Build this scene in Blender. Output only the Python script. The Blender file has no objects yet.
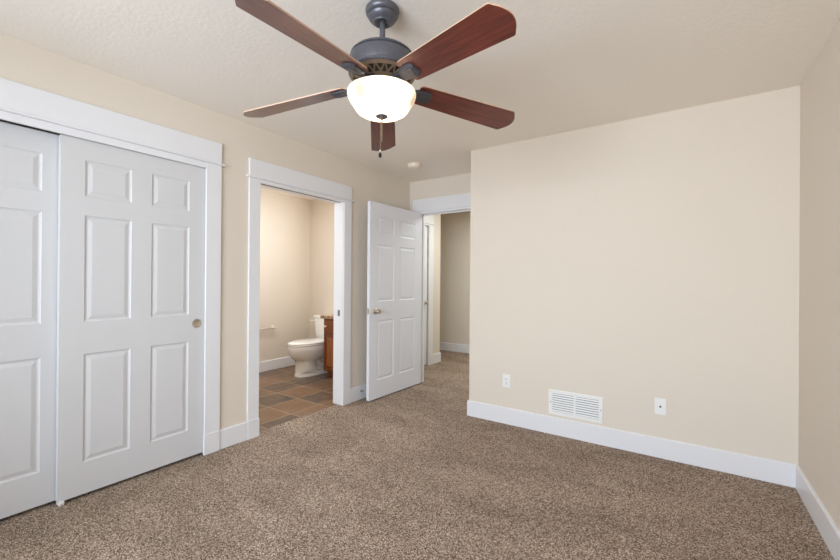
import bpy, bmesh, math, random
from mathutils import Vector, Matrix

random.seed(7)
sc = bpy.context.scene
col = sc.collection
PI = math.pi

# ------------------------------------------------------------------ camera
YAW, PIT, ROL, FPX, EYE = 0.5935, 0.0020, 0.0075, 392.05, 1.237
F = Vector((-math.sin(YAW) * math.cos(PIT), math.cos(YAW) * math.cos(PIT), math.sin(PIT)))
R0 = Vector((math.cos(YAW), math.sin(YAW), 0))
U0 = R0.cross(F)
RR = R0 * math.cos(ROL) + U0 * math.sin(ROL)
UU = -R0 * math.sin(ROL) + U0 * math.cos(ROL)
cam_data = bpy.data.cameras.new('camera')
cam_data.sensor_width = 36.0
cam_data.lens = FPX * 36.0 / 840.0
cam_data.clip_start = 0.05
cam = bpy.data.objects.new('camera', cam_data)
col.objects.link(cam)
m4 = Matrix((RR, UU, -F)).transposed().to_4x4()
m4.translation = Vector((0, 0, EYE))
cam.matrix_world = m4
sc.camera = cam

# ------------------------------------------------------------------ world, lights, exposure
sc.view_settings.view_transform = 'Standard'
sc.view_settings.look = 'None'
sc.view_settings.gamma = 1.0
sc.view_settings.use_curve_mapping = False
sc.view_settings.exposure = 0.0
sc.cycles.use_denoising = True
sc.cycles.max_bounces = 10
sc.cycles.diffuse_bounces = 7
sc.cycles.sample_clamp_indirect = 6.0
sc.cycles.caustics_reflective = False
sc.cycles.caustics_refractive = False

world = bpy.data.worlds.new('sky')
sc.world = world
world.use_nodes = True
wn = world.node_tree
sky = wn.nodes.new('ShaderNodeTexSky')
sky.sky_type = 'NISHITA'
sky.sun_disc = False
sky.sun_elevation = math.radians(40)
bg = wn.nodes['Background']
bg.inputs['Strength'].default_value = 0.25
wn.links.new(sky.outputs[0], bg.inputs['Color'])

WIN_X0, WIN_X1, WIN_Z0, WIN_Z1, BACK_Y = -2.10, 0.32, 0.75, 2.20, -1.60


def area(name, loc, rot, sx, sy, power, color, shape='RECTANGLE', spread=PI):
    l = bpy.data.lights.new(name, 'AREA')
    l.shape = shape
    l.size = sx
    if shape in ('RECTANGLE', 'ELLIPSE'):
        l.size_y = sy
    l.energy = power
    l.color = color
    l.spread = spread
    o = bpy.data.objects.new(name, l)
    o.location = loc
    o.rotation_euler = rot
    col.objects.link(o)
    return o


# daylight arriving through the bedroom window (behind the camera)
area('window_daylight', ((WIN_X0 + WIN_X1) / 2, BACK_Y - 0.16, (WIN_Z0 + WIN_Z1) / 2), (PI / 2, 0, 0),
     WIN_X1 - WIN_X0 - 0.05, WIN_Z1 - WIN_Z0 - 0.05, 180, (0.805, 0.898, 0.995))
# hall ceiling lamp and bathroom ceiling lamps
area('hall_lamp', (-2.05, 4.85, 2.41), (0, 0, 0), 0.8, 0.8, 24, (0.93, 1.0, 0.97), 'DISK')
area('bathroom_lamp', (-3.62, 2.70, 2.41), (0, 0, 0), 0.6, 0.6, 17, (0.87, 0.94, 1.0), 'DISK')
area('vanity_lamp', (-3.30, 3.86, 1.95), (-PI / 2, 0, 0), 0.6, 0.12, 17, (0.90, 0.95, 1.0))


# ------------------------------------------------------------------ materials
def lin(c):
    return tuple(((x / 255) / 12.92 if x / 255 <= 0.04045 else ((x / 255 + 0.055) / 1.055) ** 2.4) for x in c) + (1.0,)


class NT:
    def __init__(self, name):
        self.m = bpy.data.materials.new(name)
        self.m.use_nodes = True
        self.t = self.m.node_tree
        self.b = self.t.nodes['Principled BSDF']

    def n(self, typ, **kw):
        nd = self.t.nodes.new(typ)
        for k, v in kw.items():
            if k in nd.inputs.keys() if hasattr(nd.inputs, 'keys') else False:
                nd.inputs[k].default_value = v
            else:
                setattr(nd, k, v)
        return nd

    def l(self, a, b):
        self.t.links.new(a, b)

    def ramp(self, fac, stops, interp='LINEAR'):
        r = self.n('ShaderNodeValToRGB')
        cr = r.color_ramp
        cr.interpolation = interp
        while len(cr.elements) < len(stops):
            cr.elements.new(0.5)
        for e, (p, c) in zip(cr.elements, stops):
            e.position = p
            e.color = c
        self.l(fac, r.inputs['Fac'])
        return r.outputs['Color']

    def obj(self):
        return self.n('ShaderNodeTexCoord').outputs['Object']

    def bump(self, h, strength, dist, normal=None):
        b = self.n('ShaderNodeBump')
        b.inputs['Strength'].default_value = strength
        b.inputs['Distance'].default_value = dist
        self.l(h, b.inputs['Height'])
        if normal is not None:
            self.l(normal, b.inputs['Normal'])
        self.l(b.outputs[0], self.b.inputs['Normal'])
        return b.outputs[0]


def noise(nt, vec, scale, detail=2.0, rough=0.5):
    n = nt.n('ShaderNodeTexNoise')
    n.inputs['Scale'].default_value = scale
    n.inputs['Detail'].default_value = detail
    n.inputs['Roughness'].default_value = rough
    nt.l(vec, n.inputs['Vector'])
    return n


def plain(name, c, rough=0.5, metal=0.0, bump=0.0, bscale=200, var=0.0, spec=0.5, coat=0.0):
    nt = NT(name)
    nt.b.inputs['Roughness'].default_value = rough
    nt.b.inputs['Metallic'].default_value = metal
    nt.b.inputs['Specular IOR Level'].default_value = spec
    if coat:
        nt.b.inputs['Coat Weight'].default_value = coat
        nt.b.inputs['Coat Roughness'].default_value = 0.12
    v = nt.obj()
    n = noise(nt, v, bscale, 3)
    base = lin(c)
    k = 1 - max(var, 0.01)
    dark = tuple(x * k for x in base[:3]) + (1,)
    nt.l(nt.ramp(n.outputs['Fac'], [(0.3, dark), (0.7, base)]), nt.b.inputs['Base Color'])
    if bump:
        nt.bump(n.outputs['Fac'], bump, 0.003)
    return nt.m


M = {}
M['wall'] = plain('wall_paint', (224, 214, 201), 0.75, bump=0.18, bscale=95, spec=0.25)
M['ceiling'] = plain('ceiling_paint', (243, 236, 227), 0.85, bump=0.42, bscale=55, spec=0.15)
M['trim'] = plain('white_trim_paint', (231, 231, 234), 0.35, spec=0.4)
M['door'] = plain('white_door_paint', (212, 212, 214), 0.42, bump=0.04, bscale=160, spec=0.4)
M['door_brightened'] = plain('white_door_paint_brightened', (231, 233, 240), 0.42, bump=0.04, bscale=160, spec=0.4)  # door white with the colour lightened to stand in for missing light
M['plate'] = plain('white_plastic', (238, 238, 236), 0.35)
M['porcelain'] = plain('white_porcelain', (250, 250, 248), 0.12, coat=0.5)
M['nickel'] = plain('brushed_nickel', (200, 188, 172), 0.36, metal=0.75, bscale=300, var=0.1)
M['bronze'] = plain('dark_bronze_metal', (98, 98, 105), 0.38, metal=0.4, bscale=60, var=0.15)
M['brass'] = plain('antique_brass', (142, 120, 98), 0.5, metal=0.3, bscale=60, var=0.2)
M['iron'] = plain('dark_iron', (74, 74, 80), 0.5, metal=0.3, bscale=80, var=0.2)
M['core'] = plain('dark_brown_core', (58, 48, 40), 0.7)
M['black'] = plain('dark_slot', (22, 22, 22), 0.7)
M['grille'] = plain('grille_dark_duct', (158, 160, 168), 0.6)
M['holder'] = plain('satin_metal', (228, 220, 204), 0.3, metal=0.35)
M['strike'] = plain('grey_strike_metal', (128, 126, 124), 0.4, metal=0.4)
M['detector'] = plain('off_white_plastic', (240, 228, 212), 0.45)


def mat_carpet():
    nt = NT('brown_frieze_carpet')
    nt.b.inputs['Roughness'].default_value = 0.95
    nt.b.inputs['Specular IOR Level'].default_value = 0.1
    v = nt.obj()
    warp = noise(nt, v, 60, 2)
    add = nt.n('ShaderNodeVectorMath', operation='MULTIPLY_ADD')
    nt.l(warp.outputs['Color'], add.inputs[0])
    add.inputs[1].default_value = (0.008, 0.008, 0.008)
    nt.l(v, add.inputs[2])
    vor = nt.n('ShaderNodeTexVoronoi')
    vor.inputs['Scale'].default_value = 250
    nt.l(add.outputs[0], vor.inputs['Vector'])
    fine = noise(nt, v, 285, 3, 0.8)
    # yarn colours, one per tuft
    sep = nt.n('ShaderNodeSeparateColor')
    nt.l(vor.outputs['Color'], sep.inputs[0])
    yarn = nt.ramp(sep.outputs[0], [(0.0, lin((76, 63, 54))), (0.25, lin((134, 114, 98))),
                                    (0.60, lin((184, 162, 142))), (1.0, lin((248, 230, 212)))])
    fl = nt.ramp(fine.outputs['Fac'], [(0.34, (0.30, 0.29, 0.28, 1)), (0.62, (1.26, 1.26, 1.26, 1))])
    mx = nt.n('ShaderNodeMixRGB', blend_type='MULTIPLY')
    mx.inputs['Fac'].default_value = 1.0
    nt.l(yarn, mx.inputs[1])
    nt.l(fl, mx.inputs[2])
    # brushed nap: broad areas where the pile leans another way
    mp = nt.n('ShaderNodeMapping')
    mp.inputs['Rotation'].default_value = (0, 0, 0.9)
    mp.inputs['Scale'].default_value = (1.0, 2.2, 1.0)
    nt.l(v, mp.inputs['Vector'])
    nap = noise(nt, mp.outputs[0], 1.9, 4, 0.6)
    nc = nt.ramp(nap.outputs['Fac'], [(0.36, (0.76, 0.745, 0.73, 1)), (0.62, (0.98, 0.97, 0.96, 1))])
    mx2 = nt.n('ShaderNodeMixRGB', blend_type='MULTIPLY')
    mx2.inputs['Fac'].default_value = 1.0
    nt.l(mx.outputs[0], mx2.inputs[1])
    nt.l(nc, mx2.inputs[2])
    nt.l(mx2.outputs[0], nt.b.inputs['Base Color'])
    inv = nt.n('ShaderNodeMath', operation='MULTIPLY_ADD')
    nt.l(vor.outputs['Distance'], inv.inputs[0])
    inv.inputs[1].default_value = -1.0
    nt.l(fine.outputs['Fac'], inv.inputs[2])
    nt.bump(inv.outputs[0], 0.6, 0.005)
    return nt.m


def mat_tile():
    nt = NT('slate_look_tile')
    v = nt.obj()
    mp = nt.n('ShaderNodeMapping')
    S = 1 / 0.345
    mp.inputs['Scale'].default_value = (S, S, S)
    mp.inputs['Location'].default_value = (3.005 * S + 31, -2.343 * S + 45, 0)
    nt.l(v, mp.inputs['Vector'])
    sx = nt.n('ShaderNodeSeparateXYZ')
    nt.l(mp.outputs[0], sx.inputs[0])

    def edge(out):
        fr = nt.n('ShaderNodeMath', operation='FRACT')
        nt.l(out, fr.inputs[0])
        s = nt.n('ShaderNodeMath', operation='SUBTRACT')
        nt.l(fr.outputs[0], s.inputs[0])
        s.inputs[1].default_value = 0.5
        a = nt.n('ShaderNodeMath', operation='ABSOLUTE')
        nt.l(s.outputs[0], a.inputs[0])
        return a.outputs[0]
    mxm = nt.n('ShaderNodeMath', operation='MAXIMUM')
    nt.l(edge(sx.outputs[0]), mxm.inputs[0])
    nt.l(edge(sx.outputs[1]), mxm.inputs[1])
    gr = nt.n('ShaderNodeMath', operation='GREATER_THAN')
    nt.l(mxm.outputs[0], gr.inputs[0])
    gr.inputs[1].default_value = 0.489
    fl = nt.n('ShaderNodeVectorMath', operation='FLOOR')
    nt.l(mp.outputs[0], fl.inputs[0])
    z0 = nt.n('ShaderNodeVectorMath', operation='MULTIPLY')
    nt.l(fl.outputs[0], z0.inputs[0])
    z0.inputs[1].default_value = (1, 1, 0)
    wn_ = nt.n('ShaderNodeTexWhiteNoise')
    nt.l(z0.outputs[0], wn_.inputs['Vector'])
    cl = noise(nt, v, 7, 5, 0.7)
    # per tile offset so that the clouding breaks at each joint
    of = nt.n('ShaderNodeVectorMath', operation='MULTIPLY_ADD')
    nt.l(wn_.outputs['Color'], of.inputs[0])
    of.inputs[1].default_value = (9, 9, 9)
    nt.l(v, of.inputs[2])
    nt.l(of.outputs[0], cl.inputs['Vector'])
    mixf = nt.n('ShaderNodeMath', operation='MULTIPLY_ADD')
    nt.l(wn_.outputs['Value'], mixf.inputs[0])
    mixf.inputs[1].default_value = 0.36
    sc_ = nt.n('ShaderNodeMath', operation='MULTIPLY')
    nt.l(cl.outputs['Fac'], sc_.inputs[0])
    sc_.inputs[1].default_value = 0.78
    nt.l(sc_.outputs[0], mixf.inputs[2])
    c = nt.ramp(mixf.outputs[0], [(0.22, lin((70, 62, 57))), (0.40, lin((88, 74, 63))), (0.54, lin((114, 92, 72))),
                                  (0.66, lin((126, 94, 66))), (0.84, lin((134, 110, 88)))])
    mx = nt.n('ShaderNodeMixRGB')
    nt.l(gr.outputs[0], mx.inputs['Fac'])
    nt.l(c, mx.inputs[1])
    mx.inputs[2].default_value = lin((176, 150, 122))
    nt.l(mx.outputs[0], nt.b.inputs['Base Color'])
    nt.b.inputs['Roughness'].default_value = 0.34
    nt.bump(cl.outputs['Fac'], 0.25, 0.004)
    return nt.m


def mat_wood(name, dark, light, rough, scale=(2, 26, 26), coat=0.2):
    nt = NT(name)
    v = nt.obj()
    mp = nt.n('ShaderNodeMapping')
    mp.inputs['Scale'].default_value = scale
    nt.l(v, mp.inputs['Vector'])
    n = noise(nt, mp.outputs[0], 2.2, 6, 0.62)
    n.inputs['Distortion'].default_value = 0.6
    nt.l(nt.ramp(n.outputs['Fac'], [(0.28, lin(dark)), (0.72, lin(light))]), nt.b.inputs['Base Color'])
    nt.b.inputs['Roughness'].default_value = rough
    nt.b.inputs['Coat Weight'].default_value = coat
    nt.b.inputs['Coat Roughness'].default_value = 0.25
    nt.bump(n.outputs['Fac'], 0.06, 0.002)
    return nt.m


def mat_granite():
    nt = NT('speckled_granite')
    v = nt.obj()
    n = noise(nt, v, 32, 4, 0.75)
    nt.l(nt.ramp(n.outputs['Fac'], [(0.36, lin((70, 48, 34))), (0.46, lin((150, 112, 80))), (0.56, lin((190, 160, 128))),
                                    (0.66, lin((110, 80, 58)))]), nt.b.inputs['Base Color'])
    nt.b.inputs['Roughness'].default_value = 0.15
    return nt.m


def mat_shade():
    nt = NT('frosted_white_glass')
    t = nt.t
    out = t.nodes['Material Output']
    v = nt.obj()
    n = noise(nt, v, 14, 3, 0.5)
    c = nt.ramp(n.outputs['Fac'], [(0.3, (0.60, 0.54, 0.43, 1)), (0.7, (0.66, 0.60, 0.50, 1))])
    tr = nt.n('ShaderNodeBsdfTranslucent')
    nt.l(c, tr.inputs['Color'])
    df = nt.n('ShaderNodeBsdfDiffuse')
    nt.l(c, df.inputs['Color'])
    mx = nt.n('ShaderNodeMixShader')
    mx.inputs[0].default_value = 0.30
    nt.l(df.outputs[0], mx.inputs[1])
    nt.l(tr.outputs[0], mx.inputs[2])
    gl = nt.n('ShaderNodeBsdfGlossy')
    gl.inputs['Roughness'].default_value = 0.25
    mx2 = nt.n('ShaderNodeMixShader')
    mx2.inputs[0].default_value = 0.05
    nt.l(mx.outputs[0], mx2.inputs[1])
    nt.l(gl.outputs[0], mx2.inputs[2])
    nt.l(mx2.outputs[0], out.inputs['Surface'])
    return nt.m


def mat_emit(name, color, strength):
    nt = NT(name)
    nt.b.inputs['Base Color'].default_value = color
    nt.b.inputs['Emission Color'].default_value = color
    nt.b.inputs['Emission Strength'].default_value = strength
    return nt.m


def mat_glass():
    nt = NT('window_glass')
    t = nt.t
    out = t.nodes['Material Output']
    tr = nt.n('ShaderNodeBsdfTransparent')
    gl = nt.n('ShaderNodeBsdfGlossy')
    gl.inputs['Roughness'].default_value = 0.02
    fr = nt.n('ShaderNodeFresnel')
    fr.inputs['IOR'].default_value = 1.35
    mx = nt.n('ShaderNodeMixShader')
    nt.l(fr.outputs[0], mx.inputs[0])
    nt.l(tr.outputs[0], mx.inputs[1])
    nt.l(gl.outputs[0], mx.inputs[2])
    nt.l(mx.outputs[0], out.inputs['Surface'])
    return nt.m


M['carpet'] = mat_carpet()
M['tile'] = mat_tile()
M['blade'] = mat_wood('mahogany_blade', (60, 24, 20), (128, 60, 46), 0.32, coat=0.35)
M['blade_edge'] = plain('pale_blade_edge', (196, 160, 136), 0.45)
M['cabinet'] = mat_wood('cherry_cabinet_wood', (94, 46, 20), (134, 72, 32), 0.35, (22, 22, 2.5))
M['cabinet_panel'] = mat_wood('honey_cabinet_wood', (122, 66, 26), (160, 96, 44), 0.35, (22, 22, 2.5))
M['granite'] = mat_granite()
M['shade'] = mat_shade()
M['bulb'] = mat_emit('lit_bulb', (1.0, 0.84, 0.60, 1), 10.0)
M['glass'] = mat_glass()


# ------------------------------------------------------------------ mesh helpers
def box(bm, x0, y0, z0, x1, y1, z1, mi=0):
    v = [bm.verts.new((x, y, z)) for x in (x0, x1) for y in (y0, y1) for z in (z0, z1)]
    for f in ((0, 1, 3, 2), (4, 6, 7, 5), (0, 4, 5, 1), (2, 3, 7, 6), (0, 2, 6, 4), (1, 5, 7, 3)):
        bm.faces.new([v[i] for i in f]).material_index = mi


def bbox(bm, x0, y0, z0, x1, y1, z1, r=0.002, seg=2):
    t = bmesh.new()
    box(t, x0, y0, z0, x1, y1, z1)
    bmesh.ops.recalc_face_normals(t, faces=t.faces)
    bmesh.ops.bevel(t, geom=list(t.edges), offset=r, segments=seg, profile=0.5, affect='EDGES')
    merge(bm, t)


def merge(bm, t, mat=None):
    mp = {}
    for v in t.verts:
        mp[v] = bm.verts.new(mat @ v.co if mat is not None else v.co)
    for f in t.faces:
        nf = bm.faces.new([mp[v] for v in f.verts])
        nf.smooth = f.smooth
        nf.material_index = f.material_index
    t.free()


def rings(bm, rs, cap0=True, cap1=True, smooth=True, mi=0):
    """loft a list of closed rings (lists of points)"""
    vs = [[bm.verts.new(p) for p in r] for r in rs]
    n = len(vs[0])
    for a, b in zip(vs, vs[1:]):
        for i in range(n):
            f = bm.faces.new((a[i], a[(i + 1) % n], b[(i + 1) % n], b[i]))
            f.smooth = smooth
            f.material_index = mi
    if cap0:
        f = bm.faces.new(vs[0][::-1])
        f.material_index = mi
    if cap1:
        f = bm.faces.new(vs[-1])
        f.material_index = mi


def lathe(bm, prof, n=48, c=(0, 0, 0), mat=None, cap0=True, cap1=True):
    """profile of (r, z) spun about z; mat maps the local axis elsewhere"""
    t = bmesh.new()
    rs = []
    for r, z in prof:
        r = max(r, 0.0004)
        rs.append([(r * math.cos(2 * PI * i / n), r * math.sin(2 * PI * i / n), z) for i in range(n)])
    rings(t, rs, cap0, cap1)
    mm = Matrix.Translation(Vector(c)) @ (mat if mat is not None else Matrix.Identity(4))
    merge(bm, t, mm)


def tube(bm, pts, r, n=12):
    pts = [Vector(p) for p in pts]
    rad = r if isinstance(r, (list, tuple)) else [r] * len(pts)
    rs = []
    up = Vector((0, 0, 1))
    for i, p in enumerate(pts):
        d = (pts[min(i + 1, len(pts) - 1)] - pts[max(i - 1, 0)]).normalized()
        ref = up if abs(d.dot(up)) < 0.95 else Vector((1, 0, 0))
        a = d.cross(ref).normalized()
        b = d.cross(a).normalized()
        rs.append([p + (a * math.cos(2 * PI * k / n) + b * math.sin(2 * PI * k / n)) * rad[i] for k in range(n)])
    rings(bm, rs)


def smooth_path(pts, k=6):
    pts = [Vector(p) for p in pts]
    out = []
    for i in range(len(pts) - 1):
        p0, p1, p2, p3 = pts[max(i - 1, 0)], pts[i], pts[i + 1], pts[min(i + 2, len(pts) - 1)]
        for j in range(k):
            t = j / k
            out.append(0.5 * ((2 * p1) + (p2 - p0) * t + (2 * p0 - 5 * p1 + 4 * p2 - p3) * t * t + (-p0 + 3 * p1 - 3 * p2 + p3) * t ** 3))
    out.append(pts[-1])
    return out


def link(name, bm, mats, parent=None, loc=(0, 0, 0), rot=(0, 0, 0), fix=True, sharp=35):
    if fix:
        bmesh.ops.recalc_face_normals(bm, faces=bm.faces)
    me = bpy.data.meshes.new(name)
    bm.to_mesh(me)
    bm.free()
    for m in (mats if isinstance(mats, (list, tuple)) else [mats]):
        me.materials.append(m)
    if any(p.use_smooth for p in me.polygons):
        me.set_sharp_from_angle(angle=math.radians(sharp))
    o = bpy.data.objects.new(name, me)
    o.location = loc
    o.rotation_euler = rot
    col.objects.link(o)
    if parent is not None:
        o.parent = parent
    return o


def tag(o, label, cat, group=None, kind=None):
    o['label'] = label
    o['category'] = cat
    if group:
        o['group'] = group
    if kind:
        o['kind'] = kind
    return o


def thing(name, label, cat, loc=(0, 0, 0), rotz=0.0, group=None, kind=None):
    o = bpy.data.objects.new(name, None)
    o.empty_display_size = 0.1
    o.location = loc
    o.rotation_euler = (0, 0, rotz)
    col.objects.link(o)
    return tag(o, label, cat, group, kind)


def struct(name, bm, m, label, cat, parent=None, **kw):
    o = link(name, bm, m, parent, **kw)
    return tag(o, label, cat, None, 'structure')


def grid_slab(bm, us, vs, empty, fn, w0, w1):
    """slab split on breakpoints us, vs with some cells left open; fn(u, v, w) -> xyz"""
    us, vs = sorted(set(us)), sorted(set(vs))
    nu, nv = len(us) - 1, len(vs) - 1
    full = [[not empty((us[i] + us[i + 1]) / 2, (vs[j] + vs[j + 1]) / 2) for j in range(nv)] for i in range(nu)]
    cache = {}

    def V(i, j, w):
        k = (i, j, w)
        if k not in cache:
            cache[k] = bm.verts.new(fn(us[i], vs[j], w))
        return cache[k]
    for i in range(nu):
        for j in range(nv):
            if not full[i][j]:
                continue
            for w in (w0, w1):
                bm.faces.new((V(i, j, w), V(i + 1, j, w), V(i + 1, j + 1, w), V(i, j + 1, w)))
            for di, dj, a, b in ((-1, 0, (i, j), (i, j + 1)), (1, 0, (i + 1, j), (i + 1, j + 1)),
                                 (0, -1, (i, j), (i + 1, j)), (0, 1, (i, j + 1), (i + 1, j + 1))):
                ii, jj = i + di, j + dj
                if 0 <= ii < nu and 0 <= jj < nv and full[ii][jj]:
                    continue
                bm.faces.new((V(*a, w0), V(*b, w0), V(*b, w1), V(*a, w1)))


def wall(name, axis, w0, w1, u0, u1, label, holes=(), z0=0.0, z1=2.44):
    us, vs = [u0, u1], [z0, z1]
    for a, b, c, d in holes:
        us += [a, b]
        vs += [max(c, z0), d]

    def empty(u, v):
        return any(a < u < b and c < v < d for a, b, c, d in holes)
    bm = bmesh.new()
    fn = (lambda u, v, w: (w, u, v)) if axis == 'x' else (lambda u, v, w: (u, w, v))
    grid_slab(bm, us, vs, empty, fn, w0, w1)
    return struct(name, bm, M['wall'], label, 'wall')


# ------------------------------------------------------------------ the shell
XL, XR, YV, YA, XE, H = -2.800, 0.577, 3.256, 3.912, -1.640, 2.44
BX, BY = -4.690, 3.976        # bathroom far wall and its back wall
HX, HC, HY = -3.110, 5.165, 6.052   # hall door wall, its corner, hall end wall
EXT_X0, EXT_X1, EXT_Y1 = -4.81, 0.697, 6.172

bm = bmesh.new()
grid_slab(bm, [EXT_X0, -2.865, EXT_X1], [BACK_Y - .12, 1.66, 4.0, EXT_Y1],
          lambda u, v: u < -2.865 and 1.66 < v < 4.0, lambda u, v, w: (u, v, w), -0.06, 0.0)
struct('floor', bm, M['carpet'], 'mottled brown frieze carpet covering the bedroom and hall floor', 'carpet')
bm = bmesh.new()
box(bm, EXT_X0, 1.66, -0.06, -2.865, 4.0, -0.003)
struct('floor_bathroom', bm, M['tile'], 'brown and grey slate-look tile floor of the bathroom', 'tile floor')
bm = bmesh.new()
box(bm, EXT_X0, BACK_Y - .12, H, EXT_X1, EXT_Y1, H + 0.1)
struct('ceiling', bm, M['ceiling'], 'beige textured ceiling around the fan', 'ceiling')

wall('wall_left', 'x', XL - 0.12, XL, BACK_Y - .12, 4.03, 'beige wall holding the sliding closet and the bathroom doorway',
     [(-0.09, 1.466, 0, 2.058), (1.848, 2.802, 0, 2.03)])
wall('wall_front', 'y', YV, YV + 0.12, XE, XR + .12, 'broad plain beige wall above the air vent and two outlet plates')
wall('wall_return', 'x', XE, XE + 0.12, YV + 0.12, YA, 'short beige return wall beside the entry doorway')
wall('wall_alcove', 'y', YA, YA + 0.118, XL, EXT_X1, 'beige wall strip over the open entry doorway', [(-2.669, -1.725, 0, 2.061)])
wall('wall_right', 'x', XR, XR + 0.12, BACK_Y - .12, YV, 'narrow slice of beige wall meeting the broad wall at a corner')
wall('wall_back', 'y', BACK_Y - 0.12, BACK_Y, XL, XR, 'beige window wall behind the viewer', [(WIN_X0, WIN_X1, WIN_Z0, WIN_Z1)])
wall('wall_closet', 'x', -3.56, -3.44, BACK_Y - .12, 1.60, 'dim wall at the rear of the closet')
wall('wall_bathroom_far', 'x', EXT_X0, BX, 1.60, 4.03, 'warm beige bathroom wall with the paper holder')
wall('wall_bathroom_back', 'y', BY, 4.03, BX, XL - 0.12, 'beige bathroom wall behind the toilet tank')
wall('wall_bathroom_near', 'y', 1.60, 1.72, BX, XL - 0.12, 'bathroom wall shared with the closet')
wall('wall_hall_door', 'x', HX - 0.12, HX, 4.03, HC, 'pale beige hall wall strip beside the hall door', [(4.09, 4.83, 0, 2.045)])
wall('wall_hall_turn', 'y', HC - 0.12, HC, EXT_X0, HX - 0.12, 'hall wall running away behind the corner')
wall('wall_hall_end', 'y', HY, EXT_Y1, EXT_X0, -0.9, 'shaded beige wall at the end of the hall')
wall('wall_hall_side', 'x', -1.02, -0.90, 4.03, HY, 'hall wall opposite the hall door')
wall('wall_hall_stub', 'x', EXT_X0, EXT_X0 + .12, HC, HY, 'wall closing the hall beyond the turn')


# ------------------------------------------------------------------ baseboards
BH, BT = 0.140, 0.014


def baseboard(name, p0, p1, nrm, label, h=BH, t=BT, cut0=0.0, cut1=0.0):
    """board from p0 to p1 along a wall; nrm points into the room; cut lengthens each end (mitred corner)"""
    a, b, n = Vector((*p0, 0)), Vector((*p1, 0)), Vector((*nrm, 0))
    d = (b - a).normalized()
    prof = [(0, 0.001), (t, 0.001), (t, h - 0.006), (t - 0.005, h), (0, h)]
    bm = bmesh.new()
    rings(bm, [[tuple(a - d * (cut0 * u / t) + n * u + Vector((0, 0, z))) for u, z in prof],
               [tuple(b + d * (cut1 * u / t) + n * u + Vector((0, 0, z))) for u, z in prof]], smooth=False)
    return struct(name, bm, M['trim'], label, 'baseboard')


baseboard('baseboard_front', (XE, YV), (XR, YV), (0, -1), 'long white baseboard under the air vent', cut0=BT, cut1=-BT)
baseboard('baseboard_right', (XR, BACK_Y), (XR, YV), (-1, 0), 'white baseboard running towards the viewer from the room corner', cut1=-BT)
baseboard('baseboard_return', (XE, YV), (XE, YA - .02), (-1, 0), 'white baseboard on the return beside the entry doorway', cut0=BT)
baseboard('baseboard_left', (XL, 1.547), (XL, 1.768), (1, 0), 'short white baseboard between closet and bathroom casings')
baseboard('baseboard_door', (XL, 2.887), (XL, YA - .02), (1, 0), 'white baseboard behind the open entry door')
baseboard('baseboard_closet', (XL, BACK_Y), (XL, -.185), (1, 0), 'white baseboard on the near side of the closet')
baseboard('baseboard_back', (XL, BACK_Y), (XR, BACK_Y), (0, 1), 'white baseboard under the window', cut0=-BT, cut1=-BT)
baseboard('baseboard_bathroom', (BX, 1.72), (BX, BY), (1, 0), 'white baseboard along the warm bathroom wall', cut1=-BT)
baseboard('baseboard_toilet', (BX, BY), (-3.80, BY), (0, -1), 'white baseboard behind the toilet', cut0=-BT)
baseboard('baseboard_hall_door', (HX, 4.945), (HX, HC), (1, 0), 'short white baseboard at the hall corner', cut1=BT)
baseboard('baseboard_hall_turn', (EXT_X0 + .12, HC), (HX, HC), (0, 1), 'white baseboard around the hall corner', cut1=BT)
baseboard('baseboard_hall_end', (EXT_X0 + .12, HY), (-1.02, HY), (0, -1), 'white baseboard under the shaded hall end wall')


# ------------------------------------------------------------------ casings
def casing(name, axis, face, nrm, u_out0, u_in0, u_in1, u_out1, z_in, z_fil, z_top, label, plinth=True,
           legs=(True, True), jamb=None, clip1=None, stops=True):
    """craftsman casing on a wall face: legs, strip, thin fillet, head board, plinth blocks, jamb liner"""
    bm = bmesh.new()

    def b(u0, u1, w0, w1, z0, z1, r=0.0015):
        lo, hi = sorted((face + nrm * w0, face + nrm * w1))
        if axis == 'x':
            bbox(bm, lo, u0, z0, hi, u1, z1, r, 1)
        else:
            bbox(bm, u0, lo, z0, u1, hi, z1, r, 1)
    t = 0.017
    if legs[0]:
        b(u_out0, u_in0, 0, t, 0.002, z_fil)
        if plinth:
            b(u_out0, u_in0 + 0.004, 0, t + 0.004, 0.001, BH + .004)
    if legs[1]:
        b(u_in1, u_out1, 0, t, 0.002, z_fil)
        if plinth:
            b(u_in1 - 0.004, u_out1, 0, t + 0.004, 0.001, BH + .004)
    b(u_in0, u_in1, 0, t - 0.001, z_in, z_fil)
    e1 = 0.024 if clip1 is None else clip1
    b(u_out0 - 0.024, u_out1 + e1, 0, t + 0.016, z_fil, z_fil + 0.013, 0.003)
    b(u_out0, u_out1, 0, t + 0.002, z_fil + 0.013, z_top)
    if jamb:
        j0, j1, depth = jamb          # rough opening edges and depth into the wall
        b(j0, u_in0 + 0.005, -depth, 0, 0.001, z_in + 0.02)
        b(u_in1 - 0.005, j1, -depth, 0, 0.001, z_in + 0.02)
        b(u_in0 + 0.005, u_in1 - 0.005, -depth, 0, z_in + 0.004, z_in + 0.02)
        if stops:
            b(u_in0 + 0.005, u_in0 + 0.016, -depth + 0.015, -depth + 0.05, 0.001, z_in + 0.004)
            b(u_in1 - 0.016, u_in1 - 0.005, -depth + 0.015, -depth + 0.05, 0.001, z_in + 0.004)
            b(u_in0 + 0.016, u_in1 - 0.016, -depth + 0.015, -depth + 0.05, z_in - 0.007, z_in + 0.004)
    return struct(name, bm, M['trim'], label, 'door casing')


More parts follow.
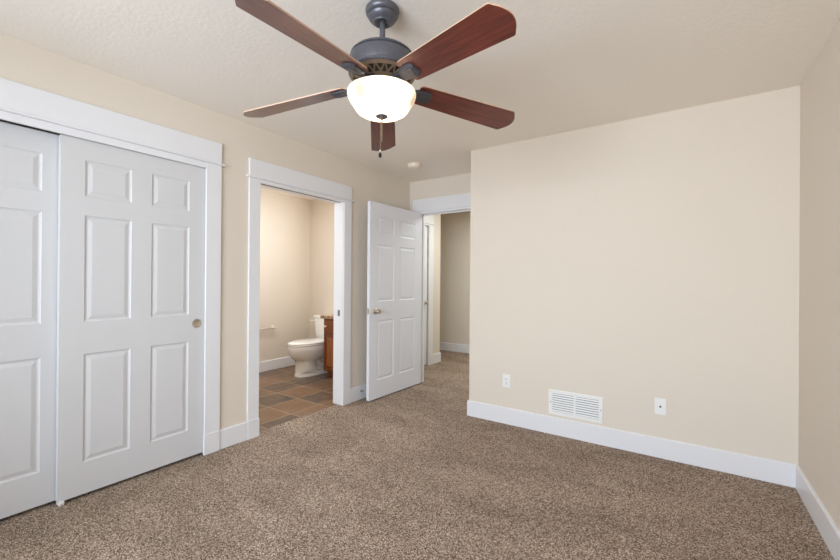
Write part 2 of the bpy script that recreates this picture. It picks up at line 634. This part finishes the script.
casing('trim_1', 'x', XL, 1, -0.185, -0.08, 1.440, 1.547, 2.017, 2.058, 2.218,
       'wide white casing framing the sliding closet doors')
bath_trim = casing('trim_2', 'x', XL, 1, 1.768, 1.862, 2.787, 2.887, 2.004, 2.030, 2.178,
                   'white casing framing the bathroom doorway', jamb=(1.849, 2.801, 0.122), stops=False)
casing('trim_3', 'y', YA, -1, -2.742, -2.657, -1.735, -1.642, 2.040, 2.062, 2.214,
       'white casing with flat head board over the entry doorway', jamb=(-2.668, -1.726, 0.120), clip1=-0.002)
casing('trim_4', 'x', HX, 1, 4.034, 4.095, 4.823, 4.945, 2.040, 2.064, 2.215,
       'white casing around the hall door', clip1=0.02)

bm = bmesh.new()     # closet opening liner and track, dark gap above the doors
box(bm, XL - .12, 1.4545, 0.001, XL, 1.465, 2.057)
box(bm, XL - .12, -0.089, 0.001, XL, -0.078, 2.054)
struct('trim_5', bm, M['trim'], 'white side jambs of the sliding closet', 'door jamb')
bm = bmesh.new()
for x0 in (-2.8405, -2.8855):
    box(bm, x0, -0.078, 2.040, x0 + 0.03, 1.4545, 2.0575)
struct('trim_6', bm, M['grille'], 'metal track hidden above the closet doors', 'door track')

# strike plate on the bathroom jamb
bm = bmesh.new()
bbox(bm, -2.862, 2.7795, 0.880, -2.832, 2.7825, 0.940, 0.001, 1)
sp = link('strike_plate', bm, M['strike'], bath_trim)
sp['label'] = 'brushed metal strike plate'
bm = bmesh.new()     # slot for a sliding leaf in the head of the frame
box(bm, -2.845, 1.868, 2.0072, -2.825, 2.782, 2.0085)
sl = link('head_slot', bm, M['core'], bath_trim)
sl['label'] = 'dark slot in the door head'


# ------------------------------------------------------------------ six panel doors
def six_panel(bm, w, h, t, zs, xs):
    """slab with moulded panels; local x width, z height, front face at y=0 looking to -y"""
    ux = [0, xs[0], xs[1], xs[2], xs[3], w]
    uz = [0] + list(zs) + [h]
    holes = {(i, j) for i in (1, 3) for j in (1, 3, 5)}
    for side in (0, 1):
        y = 0.0 if side == 0 else t
        s = 1 if side == 0 else -1
        V = {}

        def P(x, z, d=0.0):
            k = (round(x, 5), round(z, 5), round(d, 5))
            if k not in V:
                V[k] = bm.verts.new((x, y + s * d, z))
            return V[k]
        for i in range(5):
            for j in range(7):
                x0, x1, z0, z1 = ux[i], ux[i + 1], uz[j], uz[j + 1]
                if (i, j) not in holes:
                    bm.faces.new((P(x0, z0), P(x1, z0), P(x1, z1), P(x0, z1)))
                    continue
                steps = [(0, 0), (0.003, 0.0032), (0.009, 0.0058), (0.014, 0.0062), (0.034, 0.0012), (0.036, 0.0010)]
                prev = None
                for ins, d in steps:
                    q = [P(x0 + ins, z0 + ins, d), P(x1 - ins, z0 + ins, d), P(x1 - ins, z1 - ins, d), P(x0 + ins, z1 - ins, d)]
                    if prev:
                        for k in range(4):
                            bm.faces.new((prev[k], prev[(k + 1) % 4], q[(k + 1) % 4], q[k]))
                    prev = q
                bm.faces.new(prev)
    # edges of the slab
    for (a, b_) in (((0, 0), (w, 0)), ((w, 0), (w, h)), ((w, h), (0, h)), ((0, h), (0, 0))):
        bm.faces.new([bm.verts.new(p) for p in ((a[0], 0, a[1]), (b_[0], 0, b_[1]), (b_[0], t, b_[1]), (a[0], t, a[1]))])
    bmesh.ops.remove_doubles(bm, verts=bm.verts, dist=1e-5)


def door(name, w, h, t, zs, xs, loc, rotz, label, mat='door'):
    bm = bmesh.new()
    six_panel(bm, w, h, t, zs, xs)
    o = struct(name, bm, M[mat], label, 'door', loc=loc, rot=(0, 0, rotz))
    b = o.modifiers.new('edge', 'BEVEL')
    b.width = 0.0015
    b.segments = 2
    b.limit_method = 'ANGLE'
    b.angle_limit = math.radians(60)
    return o


KN = [(0.0, 0), (0.032, 0), (0.033, 0.003), (0.030, 0.007), (0.016, 0.011), (0.0125, 0.016), (0.012, 0.028), (0.0165, 0.033),
      (0.024, 0.039), (0.0275, 0.047), (0.0275, 0.053), (0.024, 0.059), (0.016, 0.0625), (0.0, 0.0635)]


def knob(parent, x, y, z, s):
    """s=-1: on the front face (towards local -y), +1 on the back"""
    bm = bmesh.new()
    lathe(bm, KN, 28, (x, y, z), Matrix.Rotation(-s * PI / 2, 4, 'X'))
    o = link('knob', bm, M['nickel'], parent, sharp=50)
    o['label'] = 'brushed nickel knob'
    return o


ZE = [0.190, 0.806, 1.006, 1.597, 1.706, 1.888]
ZS = [0.178, 0.790, 0.972, 1.572, 1.680, 1.885]
# closet: front leaf and rear leaf
d2 = door('door_1', 0.784, 1.997, 0.035, ZS, [0.106, 0.332, 0.441, 0.669], (-2.806, 0.668, 0.020), PI / 2,
          'white six-panel sliding closet door with the round finger pull')
door('door_2', 0.785, 2.001, 0.035, ZS, [0.114, 0.340, 0.449, 0.677], (-2.851, -0.072, 0.020), PI / 2,
     'white sliding closet door cut by the photo edge, tucked behind the other leaf')
bm = bmesh.new()    # recessed cup pull
lathe(bm, [(0.0, 0.0), (0.019, 0.0), (0.0235, 0.0025), (0.027, 0.0045), (0.0305, 0.0042), (0.0315, 0.001), (0.0315, 0.0)], 32,
      (0.723, -0.0002, 0.910), Matrix.Rotation(PI / 2, 4, 'X'), cap1=False)
pull = link('finger_pull', bm, M['nickel'], d2, sharp=60)
pull['label'] = 'round brushed nickel finger pull'

# entry door standing open
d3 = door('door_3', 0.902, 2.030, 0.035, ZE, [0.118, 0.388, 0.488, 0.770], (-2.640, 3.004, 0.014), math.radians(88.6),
          'white six-panel entry door standing open beside the bathroom doorway', 'door_brightened')
knob(d3, 0.086, 0.0, 0.908, -1)
knob(d3, 0.086, 0.035, 0.908, 1)
bm = bmesh.new()
bbox(bm, -0.0012, 0.006, 0.880, 0.0006, 0.029, 0.938, 0.0005, 1)
bbox(bm, -0.010, 0.012, 0.898, 0.0, 0.023, 0.918, 0.002, 1)
link('latch', bm, M['nickel'], d3)
for z in (0.20, 1.02, 1.82):
    bm = bmesh.new()
    lathe(bm, [(0.0055, -0.045), (0.0065, -0.043), (0.0065, 0.043), (0.0055, 0.045)], 14, (0.911, 0.037, z))
    bbox(bm, 0.905, 0.004, z - 0.044, 0.9075, 0.034, z + 0.044, 0.0005, 1)
    link('hinge', bm, M['nickel'], d3)

# hall door, closed
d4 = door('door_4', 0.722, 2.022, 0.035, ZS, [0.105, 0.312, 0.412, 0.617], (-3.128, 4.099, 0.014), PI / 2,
          'white closed hall door seen through the entry doorway', 'door_brightened')
knob(d4, 0.660, 0.0, 0.905, -1)

# ------------------------------------------------------------------ bedroom window (behind the viewer)
bm = bmesh.new()
w = 0.05
for (a, b_, c, d) in ((WIN_X0, WIN_X1, WIN_Z0, WIN_Z0 + w), (WIN_X0, WIN_X1, WIN_Z1 - w, WIN_Z1)):
    box(bm, a, BACK_Y - .10, c, b_, BACK_Y - .03, d)
xm = (WIN_X0 + WIN_X1) / 2
for (a, b_) in ((WIN_X0, WIN_X0 + w), (WIN_X1 - w, WIN_X1), (xm - .03, xm + .03)):
    box(bm, a, BACK_Y - .10, WIN_Z0 + w, b_, BACK_Y - .03, WIN_Z1 - w)
win = struct('window_1', bm, M['trim'], 'white framed two-light window behind the viewer', 'window')
bm = bmesh.new()
box(bm, WIN_X0 + w, BACK_Y - .068, WIN_Z0 + w, xm - .03, BACK_Y - .064, WIN_Z1 - w)
box(bm, xm + .03, BACK_Y - .068, WIN_Z0 + w, WIN_X1 - w, BACK_Y - .064, WIN_Z1 - w)
link('pane', bm, M['glass'], win)
bm = bmesh.new()
bbox(bm, WIN_X0 - .04, BACK_Y - .02, WIN_Z0 - .03, WIN_X1 + .04, BACK_Y + .05, WIN_Z0, 0.003)
link('sill', bm, M['trim'], win)

# ------------------------------------------------------------------ ceiling fan
FX, FY = -1.118, 1.344
fan = thing('ceiling_fan', 'dark metal ceiling fan with five mahogany blades and a lit white glass bowl', 'ceiling fan', (FX, FY, H))


def zz(z):
    return z - H


bm = bmesh.new()
lathe(bm, [(0.072, 0), (0.0745, -0.004), (0.0755, -0.010), (0.0735, -0.020), (0.067, -0.0275), (0.0605, -0.030),
           (0.0605, -0.032), (0.0640, -0.035), (0.0625, -0.040), (0.055, -0.049), (0.045, -0.056), (0.041, -0.0585), (0.040, -0.061), (0.034, -0.063),
           (0.030, -0.061), (0.024, -0.056), (0.0, -0.054)], 56)
link('canopy', bm, M['bronze'], fan, sharp=40)
bm = bmesh.new()
lathe(bm, [(0.0125, -0.05), (0.0125, zz(2.262)), (0.020, zz(2.258)), (0.020, zz(2.248))], 28)
link('downrod', bm, M['bronze'], fan)
bm = bmesh.new()
lathe(bm, [(0.0, zz(2.262)), (0.030, zz(2.262)), (0.045, zz(2.256)), (0.085, zz(2.250)), (0.112, zz(2.245)), (0.130, zz(2.238)),
           (0.139, zz(2.230)), (0.1410, zz(2.224)), (0.1355, zz(2.220)), (0.1355, zz(2.215)), (0.1445, zz(2.213)), (0.1465, zz(2.206)),
           (0.1465, zz(2.168)), (0.1445, zz(2.158)), (0.1475, zz(2.154)), (0.1475, zz(2.146)), (0.142, zz(2.141)), (0.136, zz(2.140))],
      64, cap1=False)
motor = link('motor_housing', bm, M['bronze'], fan, sharp=30)
# vented underside: a cone of V shaped webs over a dark core
bm = bmesh.new()
lathe(bm, [(0.134, zz(2.146)), (0.082, zz(2.118))], 64, cap0=False, cap1=False)
link('vent_core', bm, M['core'], motor)
bm = bmesh.new()
lathe(bm, [(0.141, zz(2.1405)), (0.128, zz(2.132)), (0.126, zz(2.134)), (0.139, zz(2.1435))], 64, cap0=False, cap1=False)
lathe(bm, [(0.094, zz(2.116)), (0.078, zz(2.107)), (0.077, zz(2.111)), (0.092, zz(2.119))], 64, cap0=False, cap1=False)
NV = 20
for k in range(NV):
    a0 = 2 * PI * k / NV
    for s in (-1, 1):
        p = []
        for (r, z, da) in ((0.130, 2.134, s * 0.145 - 0.028), (0.130, 2.134, s * 0.145 + 0.028), (0.092, 2.1165, 0.045), (0.092, 2.1165, -0.045)):
            p.append((r * math.cos(a0 + da), r * math.sin(a0 + da), zz(z)))
        lo = [bm.verts.new(q) for q in p]
        hi = [bm.verts.new((q[0], q[1], q[2] + 0.004)) for q in p]
        bm.faces.new(lo)
        bm.faces.new(hi[::-1])
        for i in range(4):
            bm.faces.new((lo[i], lo[(i + 1) % 4], hi[(i + 1) % 4], hi[i]))
link('vent_ring', bm, M['brass'], motor)
bm = bmesh.new()
lathe(bm, [(0.0, zz(2.125)), (0.078, zz(2.112)), (0.083, zz(2.106)), (0.083, zz(2.098)), (0.074, zz(2.092)), (0.066, zz(2.088)),
           (0.066, zz(2.076)), (0.120, zz(2.074)), (0.144, zz(2.0735)), (0.144, zz(2.0705)), (0.0, zz(2.0705))], 56)
link('light_fitter', bm, M['bronze'], fan, sharp=30)

# blades
PH0, PITCH, LB, W0, W1, DROOP = -0.2576, -0.2391, 0.663, 0.1208, 0.150, -0.055
RB0 = 0.168


DROOPS = (-0.055, -0.085, -0.100, -0.130, -0.055)


def blade_frame(k):
    DROOP = DROOPS[k]
    a = PH0 + k * math.radians(72)
    r = Vector((math.cos(a), math.sin(a), 0))
    t = Vector((-math.sin(a), math.cos(a), 0))
    ax = (r + Vector((0, 0, DROOP))).normalized()
    n0 = ax.cross(t)
    tt = t * math.cos(PITCH) + Vector((0, 0, 1)) * math.sin(PITCH)
    nn = ax.cross(tt).normalized()
    m = Matrix((ax, tt, nn)).transposed().to_4x4()
    m.translation = r * RB0 + Vector((0, 0, zz(2.096)))
    return m


bm = bmesh.new()
L = LB - RB0
out = []
N = 12
rk = 0.022                      # raked, rounded tip
for s in (-1, 1):
    pts = []
    hw = W1 / 2
    pts.append((0.0, s * (W0 / 2 - 0.016)))
    pts.append((0.006, s * (W0 / 2 - 0.005)))
    pts.append((0.018, s * (W0 / 2)))
    pts.append((L - 0.010, s * hw))
    pts.append((L - 0.003, s * (hw - 0.003)))
    pts.append((L + 0.003, s * (hw - 0.012)))
    for q in range(1, 6):
        y = hw - 0.012 - (hw - 0.012) * q / 5
        pts.append((L + 0.003 + 0.030 * (1 - (y / (hw - 0.012)) ** 2), s * y))
    out.append(pts)
poly = out[0] + out[1][::-1][1:]
TH = 0.0055
lo = [bm.verts.new((x, y, -TH / 2)) for x, y in poly]
hi = [bm.verts.new((x, y, TH / 2)) for x, y in poly]
bm.faces.new(lo[::-1]).material_index = 0
bm.faces.new(hi).material_index = 0
for i in range(len(poly)):
    bm.faces.new((lo[i], lo[(i + 1) % len(poly)], hi[(i + 1) % len(poly)], hi[i])).material_index = 1
blade0 = link('blade', bm, [M['blade'], M['blade_edge']], fan)
blade0.matrix_basis = blade_frame(0)
# the iron: arm from the motor plus a shield plate with a raised rim under the blade root
bm = bmesh.new()
sh = [(0.068, 0.0), (0.067, 0.022), (0.056, 0.034), (0.030, 0.037), (0.000, 0.034), (-0.022, 0.026)]
shp = sh + [(x, -y) for x, y in sh[::-1] if y > 0]
for (k0, z0, k1, z1) in ((1.0, -TH / 2, 1.0, -TH / 2 - 0.006), (1.0, -TH / 2 - 0.006, 0.90, -TH / 2 - 0.011)):
    cx = 0.028
    rings(bm, [[(cx + (x - cx) * k0, y * k0, z0) for x, y in shp], [(cx + (x - cx) * k1, y * k1, z1) for x, y in shp]], smooth=False)
rings(bm, [[(cx + (x - cx) * 0.66, y * 0.58, -TH / 2 - 0.010) for x, y in shp],
           [(cx + (x - cx) * 0.60, y * 0.52, -TH / 2 - 0.015) for x, y in shp]], smooth=False)
rs = []
for x, hw_, z, hz in ((0.004, 0.024, -0.010, 0.004), (-0.030, 0.018, -0.009, 0.005), (-0.060, 0.016, -0.001, 0.006), (-0.085, 0.017, 0.014, 0.006)):
    rs.append([(x, -hw_, z - hz), (x, hw_, z - hz), (x, hw_, z + hz), (x, -hw_, z + hz)])
rings(bm, rs, smooth=False)
iron0 = link('blade_iron', bm, M['iron'], blade0)
for k in range(1, 5):
    b = blade0.copy()
    col.objects.link(b)
    b.parent = fan
    b.matrix_basis = blade_frame(k)
    i_ = iron0.copy()
    col.objects.link(i_)
    i_.parent = b

# glass bowl (open at the top), finial, bulbs, chains
bm = bmesh.new()
bowl = [(0.1465, 2.0710), (0.1500, 2.0695), (0.1520, 2.064), (0.1515, 2.056), (0.1480, 2.044), (0.1400, 2.030), (0.1310, 2.017),
        (0.1225, 2.003), (0.1155, 1.993), (0.1080, 1.985), (0.0960, 1.978), (0.0800, 1.972), (0.0600, 1.9690), (0.0400, 1.9675), (0.0100, 1.9670)]
lathe(bm, [(r, zz(z)) for r, z in bowl], 64, cap0=False, cap1=False)
link('glass_bowl', bm, M['shade'], fan, sharp=60)
bm = bmesh.new()
lathe(bm, [(0.006, zz(2.07)), (0.006, zz(1.972)), (0.012, zz(1.9695)), (0.0275, zz(1.9675)), (0.0285, zz(1.964)), (0.024, zz(1.960)),
           (0.012, zz(1.957)), (0.007, zz(1.951)), (0.0, zz(1.949))], 32)
link('finial', bm, M['bronze'], fan)
bulb_power = 15.0
for k in range(3):
    a = 0.5 + k * 2 * PI / 3
    bx, by = 0.070 * math.cos(a), 0.070 * math.sin(a)
    bm = bmesh.new()
    lathe(bm, [(0.011, zz(2.070)), (0.011, zz(2.052)), (0.016, zz(2.044)), (0.022, zz(2.034)), (0.023, zz(2.026)), (0.018, zz(2.016)), (0.0, zz(2.010))], 20, (bx, by, 0))
    link('bulb', bm, M['bulb'], fan)
bl = bpy.data.lights.new('fan_bulbs', 'POINT')
bl.energy = bulb_power
bl.color = (1.0, 0.86, 0.74)
bl.shadow_soft_size = 0.03
blo = bpy.data.objects.new('fan_bulbs', bl)
blo.location = (FX, FY, 2.035)
col.objects.link(blo)
for (dx, dy, z1, r, pend) in ((0.0105, -0.0115, 1.848, 0.0022, False), (0.005, -0.0150, 1.800, 0.0010, True)):
    bm = bmesh.new()
    z = 1.960
    while z > z1:
        lathe(bm, [(0.0006, -0.0022), (r * 1.25, -0.001), (r * 1.25, 0.001), (0.0006, 0.0022)], 8, (dx, dy, zz(z)))
        z -= 0.0040
    tube(bm, [(dx, dy, zz(1.962)), (dx, dy, zz(z1))], r * 0.9, 8)
    ch = link('pull_chain', bm, M['brass'], fan)
    if pend:
        bm = bmesh.new()
        lathe(bm, [(0.001, 0.012), (0.005, 0.009), (0.0045, 0.004), (0.003, 0.001)], 14, (dx, dy, zz(z1)))
        link('bead', bm, M['nickel'], ch)
        bm = bmesh.new()
        lathe(bm, [(0.002, 0.0), (0.006, -0.004), (0.0075, -0.011), (0.006, -0.019), (0.002, -0.023)], 16, (dx, dy, zz(z1)))
        link('pendant', bm, M['black'], ch)

# ------------------------------------------------------------------ smoke detector
sd = thing('smoke_detector', 'round off-white smoke detector on the ceiling near the entry', 'smoke detector', (-2.325, 3.325, H))
bm = bmesh.new()
lathe(bm, [(0.072, 0), (0.072, -0.010), (0.069, -0.012)], 40)
link('base', bm, M['detector'], sd)
bm = bmesh.new()
lathe(bm, [(0.064, -0.011), (0.064, -0.016), (0.066, -0.018), (0.064, -0.030), (0.056, -0.037), (0.030, -0.040), (0.0, -0.040)], 40)
link('cover', bm, M['detector'], sd)
bm = bmesh.new()
lathe(bm, [(0.009, -0.039), (0.009, -0.0415), (0.0, -0.042)], 16, (0.022, -0.012, 0))
link('test_button', bm, M['plate'], sd)

# ------------------------------------------------------------------ wall vent, plates
vx0, vx1, vz0, vz1 = -0.915, -0.510, 0.160, 0.361
vent = thing('air_vent', 'white louvred air vent set in the broad wall above the baseboard', 'air vent', ((vx0 + vx1) / 2, YV, vz0))
hw_, hh = (vx1 - vx0) / 2, vz1 - vz0
bm = bmesh.new()
fr = 0.027
for (a, b_, c, d) in ((-hw_, hw_, 0, fr), (-hw_, hw_, hh - fr, hh), (-hw_, -hw_ + fr, fr, hh - fr), (hw_ - fr, hw_, fr, hh - fr), (-0.008, 0.008, fr, hh - fr)):
    bbox(bm, a, -0.008, c, b_, 0.0, d, 0.002, 1)
link('frame', bm, M['plate'], vent)
bm = bmesh.new()
box(bm, -hw_ + fr, -0.0025, fr, hw_ - fr, -0.001, hh - fr)
link('duct_back', bm, M['grille'], vent)
for (a, b_) in ((-hw_ + fr, -0.008), (0.008, hw_ - fr)):
    bm = bmesh.new()
    ns = 8
    for i in range(ns):
        z = fr + (i + 0.5) * (hh - 2 * fr) / ns
        rings(bm, [[(x, -0.0075, z - 0.0060), (x, -0.0025, z + 0.0035), (x, -0.0025, z + 0.0047), (x, -0.0080, z - 0.0048)] for x in (a, b_)], smooth=False)
    link('louver_panel', bm, M['plate'], vent)
for x in (-hw_ + 0.013, hw_ - 0.013):
    bm = bmesh.new()
    lathe(bm, [(0.0045, 0), (0.004, 0.0015), (0.0, 0.002)], 12, (x, -0.008, hh / 2), Matrix.Rotation(PI / 2, 4, 'X'))
    link('screw', bm, M['grille'], vent)

pw, ph = 0.070, 0.115
o1 = thing('wall_outlet', 'white double power outlet on the wall between doorway and air vent', 'power outlet', (-1.279, YV, 0.313))
bm = bmesh.new()
bbox(bm, -pw / 2, -0.006, 0, pw / 2, 0, ph, 0.0025)
link('cover_plate', bm, M['plate'], o1)
for zc in (0.038, 0.077):
    bm = bmesh.new()
    lathe(bm, [(0.0165, 0), (0.0165, 0.0022), (0.0155, 0.003), (0.0, 0.003)], 28, (0, -0.0058, zc), Matrix.Rotation(PI / 2, 4, 'X'))
    rc = link('receptacle', bm, M['plate'], o1)
    bm = bmesh.new()
    for x in (-0.0062, 0.0062):
        box(bm, x - 0.0011, -0.0094, zc + 0.001, x + 0.0011, -0.0086, zc + 0.0095)
    lathe(bm, [(0.0026, 0), (0.0026, 0.0006), (0.0, 0.0007)], 12, (0, -0.0087, zc - 0.0065), Matrix.Rotation(PI / 2, 4, 'X'))
    link('slots', bm, M['black'], rc)
bm = bmesh.new()
lathe(bm, [(0.003, 0), (0.0025, 0.0012), (0.0, 0.0014)], 12, (0, -0.006, ph / 2), Matrix.Rotation(PI / 2, 4, 'X'))
link('screw', bm, M['nickel'], o1)

o2 = thing('jack_plate', 'white wall plate with one dark cable jack beyond the air vent', 'wall plate', (-0.137, YV, 0.303))
bm = bmesh.new()
bbox(bm, -pw / 2, -0.006, 0, pw / 2, 0, ph, 0.0025)
link('cover_plate', bm, M['plate'], o2)
bm = bmesh.new()
lathe(bm, [(0.0068, 0), (0.0068, 0.003), (0.0048, 0.0034), (0.0048, 0.009), (0.0, 0.009)], 6, (0, -0.0058, ph / 2), Matrix.Rotation(PI / 2, 4, 'X'))
jk = link('jack', bm, M['black'], o2)
jk['label'] = 'dark cable jack'
for zc in (0.016, ph - 0.016):
    bm = bmesh.new()
    lathe(bm, [(0.003, 0), (0.0025, 0.0012), (0.0, 0.0014)], 12, (0, -0.006, zc), Matrix.Rotation(PI / 2, 4, 'X'))
    link('screw', bm, M['plate'], o2)

# ------------------------------------------------------------------ door stop on the baseboard, floor guide
ds = thing('door_stop', 'small metal spring door stop on the baseboard behind the open door', 'door stop', (XL + BT, 3.045, 0.088))
R90 = Matrix.Rotation(PI / 2, 4, 'Y')
bm = bmesh.new()
lathe(bm, [(0.011, 0.0), (0.011, 0.003), (0.006, 0.006), (0.0, 0.006)], 18, (0, 0, 0), R90)
link('base', bm, M['nickel'], ds)
bm = bmesh.new()
tube(bm, [(0.004 + 0.048 * i / 110, 0.0052 * math.cos(i * 0.6), 0.0052 * math.sin(i * 0.6)) for i in range(111)], 0.0012, 6)
link('spring', bm, M['nickel'], ds)
bm = bmesh.new()
lathe(bm, [(0.0065, 0.050), (0.008, 0.053), (0.008, 0.061), (0.006, 0.065), (0.0, 0.066)], 16, (0, 0, 0), R90)
link('tip', bm, M['plate'], ds)

bm = bmesh.new()
bbox(bm, -2.845, 0.672, 0.0, -2.790, 0.694, 0.012, 0.003)
bbox(bm, -2.803, 0.672, 0.0, -2.790, 0.694, 0.026, 0.004)
tag(link('floor_guide', bm, M['plate']), 'small white floor guide under the edge of the front closet door', 'door guide')

# ------------------------------------------------------------------ toilet
tl = thing('toilet', 'white porcelain toilet with closed lid in the bathroom', 'toilet', (-4.100, BY - 0.014, 0.0))


def egg(z, yf, yb, rx, n=40, p=2.0):
    """plan oval: front tip yf (negative), back yb, half width rx"""
    yc = yb - (yb - yf) * 0.42
    r = []
    for i in range(n):
        a = 2 * PI * i / n
        c, s = math.cos(a), math.sin(a)
        c = math.copysign(abs(c) ** (2 / p), c)
        s = math.copysign(abs(s) ** (2 / p), s)
        r.append((rx * c, yc + s * ((yb - yc) if s > 0 else (yc - yf)), z))
    return r


bm = bmesh.new()
rings(bm, [egg(-0.002, -0.690, -0.10, 0.138, p=2.7), egg(0.018, -0.688, -0.10, 0.138, p=2.7), egg(0.040, -0.678, -0.12, 0.130, p=2.6),
           egg(0.052, -0.674, -0.40, 0.128, p=2.6), egg(0.10, -0.668, -0.42, 0.125, p=2.6), egg(0.165, -0.668, -0.42, 0.125, p=2.6),
           egg(0.192, -0.674, -0.40, 0.129, p=2.5),
           egg(0.208, -0.700, -0.30, 0.146, p=2.3), egg(0.235, -0.735, -0.20, 0.164, p=2.2), egg(0.275, -0.764, -0.18, 0.178, p=2.1),
           egg(0.330, -0.784, -0.19, 0.187, p=2.1), egg(0.378, -0.792, -0.20, 0.190, p=2.1), egg(0.392, -0.788, -0.20, 0.186, p=2.1)])
bbox(bm, -0.070, -0.45, 0.03, 0.070, -0.11, 0.31, 0.015, 2)
link('bowl', bm, M['porcelain'], tl, sharp=60)
for s in (-1, 1):
    bm = bmesh.new()
    tube(bm, smooth_path([(s * 0.085, -0.46, 0.215), (s * 0.088, -0.39, 0.145), (s * 0.088, -0.325, 0.110), (s * 0.088, -0.260, 0.135),
                          (s * 0.086, -0.215, 0.200), (s * 0.084, -0.170, 0.235), (s * 0.084, -0.130, 0.190), (s * 0.084, -0.125, 0.03)]), 0.034, 16)
    link('trapway', bm, M['porcelain'], tl)
bm = bmesh.new()
bbox(bm, -0.115, -0.27, 0.30, 0.115, -0.03, 0.398, 0.02, 3)
link('tank_deck', bm, M['porcelain'], tl)
bm = bmesh.new()
rings(bm, [egg(0.393, -0.788, -0.235, 0.186, p=2.1), egg(0.398, -0.794, -0.232, 0.190, p=2.1), egg(0.410, -0.794, -0.232, 0.190, p=2.1), egg(0.414, -0.788, -0.235, 0.186, p=2.1)])
link('seat', bm, M['porcelain'], tl, sharp=60)
bm = bmesh.new()
rings(bm, [egg(0.416, -0.790, -0.225, 0.187, p=2.1), egg(0.421, -0.796, -0.222, 0.191, p=2.1), egg(0.430, -0.793, -0.224, 0.189, p=2.1),
           egg(0.438, -0.775, -0.232, 0.176, p=2.1), egg(0.442, -0.730, -0.25, 0.145, p=2.1)])
link('lid', bm, M['porcelain'], tl, sharp=60)


def rrect(z, x, y0, y1, r, n=6):
    pts = []
    for cx, cy, a0 in ((x - r, y1 - r, 0), (-x + r, y1 - r, PI / 2), (-x + r, y0 + r, PI), (x - r, y0 + r, 3 * PI / 2)):
        for i in range(n + 1):
            a = a0 + PI / 2 * i / n
            pts.append((cx + r * math.cos(a), cy + r * math.sin(a), z))
    return pts


bm = bmesh.new()
rings(bm, [rrect(0.396, 0.205, -0.185, -0.030, 0.04), rrect(0.41, 0.220, -0.197, -0.022, 0.045), rrect(0.50, 0.232, -0.205, -0.018, 0.045),
           rrect(0.705, 0.246, -0.212, -0.014, 0.04)])
link('tank', bm, M['porcelain'], tl, sharp=50)
bm = bmesh.new()
rings(bm, [rrect(0.704, 0.252, -0.220, -0.010, 0.04), rrect(0.708, 0.257, -0.224, -0.008, 0.042), rrect(0.730, 0.258, -0.225, -0.008, 0.042),
           rrect(0.741, 0.250, -0.218, -0.012, 0.040), rrect(0.743, 0.20, -0.19, -0.03, 0.035)])
link('tank_lid', bm, M['porcelain'], tl, sharp=50)
bm = bmesh.new()
lathe(bm, [(0.014, 0), (0.014, 0.008), (0.0, 0.010)], 16, (-0.190, -0.209, 0.668), Matrix.Rotation(PI / 2, 4, 'X'))
tube(bm, [(-0.190, -0.222, 0.668), (-0.225, -0.228, 0.666), (-0.285, -0.228, 0.662)], [0.008, 0.008, 0.010], 10)
link('flush_lever', bm, M['plate'], tl)

# ------------------------------------------------------------------ vanity and worktop
VX0, VX1, VYF = -3.790, -2.925, 3.446
van = thing('vanity_cabinet', 'cherry wood vanity cabinet beside the toilet', 'cabinet', (VX0, VYF, 0.0))
W = VX1 - VX0
bm = bmesh.new()
box(bm, 0, 0.0, 0.088, W, BY - VYF - .002, 0.752)
box(bm, 0.0, 0.065, 0.0, W, BY - VYF - .002, 0.088)
link('body', bm, M['cabinet'], van)


def panel_front(bm, x0, x1, z0, z1, rail):
    t = -0.019
    for (a, b_, c, d) in ((x0, x1, z0, z0 + rail), (x0, x1, z1 - rail, z1), (x0, x0 + rail, z0 + rail, z1 - rail), (x1 - rail, x1, z0 + rail, z1 - rail)):
        bbox(bm, a, t, c, b_, -0.0005, d, 0.002, 1)


def small_knob(parent, x, z):
    b_ = bmesh.new()
    lathe(b_, [(0.006, 0), (0.006, 0.012), (0.014, 0.018), (0.016, 0.024), (0.012, 0.030), (0, 0.031)], 20, (x, -0.019, z), Matrix.Rotation(PI / 2, 4, 'X'))
    link('knob', b_, M['holder'], parent)


for (x0, x1, kx) in ((0.018, 0.418, (0.062, 0.374)), (0.438, W - 0.018, (0.482, W - 0.062))):
    bm = bmesh.new()
    bbox(bm, x0, -0.019, 0.572, x1, -0.0005, 0.735, 0.003, 1)
    dr = link('drawer', bm, M['cabinet'], van)
    for k in kx:
        small_knob(dr, k, 0.657)
    bm = bmesh.new()
    panel_front(bm, x0, x1, 0.108, 0.552, 0.030)
    dd = link('door', bm, M['cabinet'], van)
    bm = bmesh.new()
    rings(bm, [[(x0 + .030 + i, y, .138 + i), (x1 - .030 - i, y, .138 + i), (x1 - .030 - i, y, .522 - i), (x0 + .030 + i, y, .522 - i)]
               for i, y in ((0, -0.001), (0, -0.006), (0.026, -0.016))], smooth=False)
    link('door_panel', bm, M['cabinet_panel'], dd)
bm = bmesh.new()
bbox(bm, VX0 - 0.038, VYF - 0.028, 0.752, VX1, BY - .001, 0.790, 0.004)
tag(link('countertop', bm, M['granite']), 'speckled brown granite worktop on the vanity cabinet', 'countertop')

# ------------------------------------------------------------------ paper holder
tp = thing('paper_holder', 'satin metal paper holder bar on the warm bathroom wall', 'paper holder', (BX, 3.22, 0.585))
for y in (-0.115, 0.115):
    bm = bmesh.new()
    lathe(bm, [(0.024, 0), (0.024, 0.004), (0.014, 0.010), (0.011, 0.020), (0.011, 0.048), (0.018, 0.054), (0.019, 0.074), (0, 0.078)], 20, (0, y, 0), R90)
    link('post', bm, M['holder'], tp)
bm = bmesh.new()
tube(bm, [(0.064, -0.112, 0), (0.064, 0.112, 0)], 0.0125, 14)
link('bar', bm, M['holder'], tp)
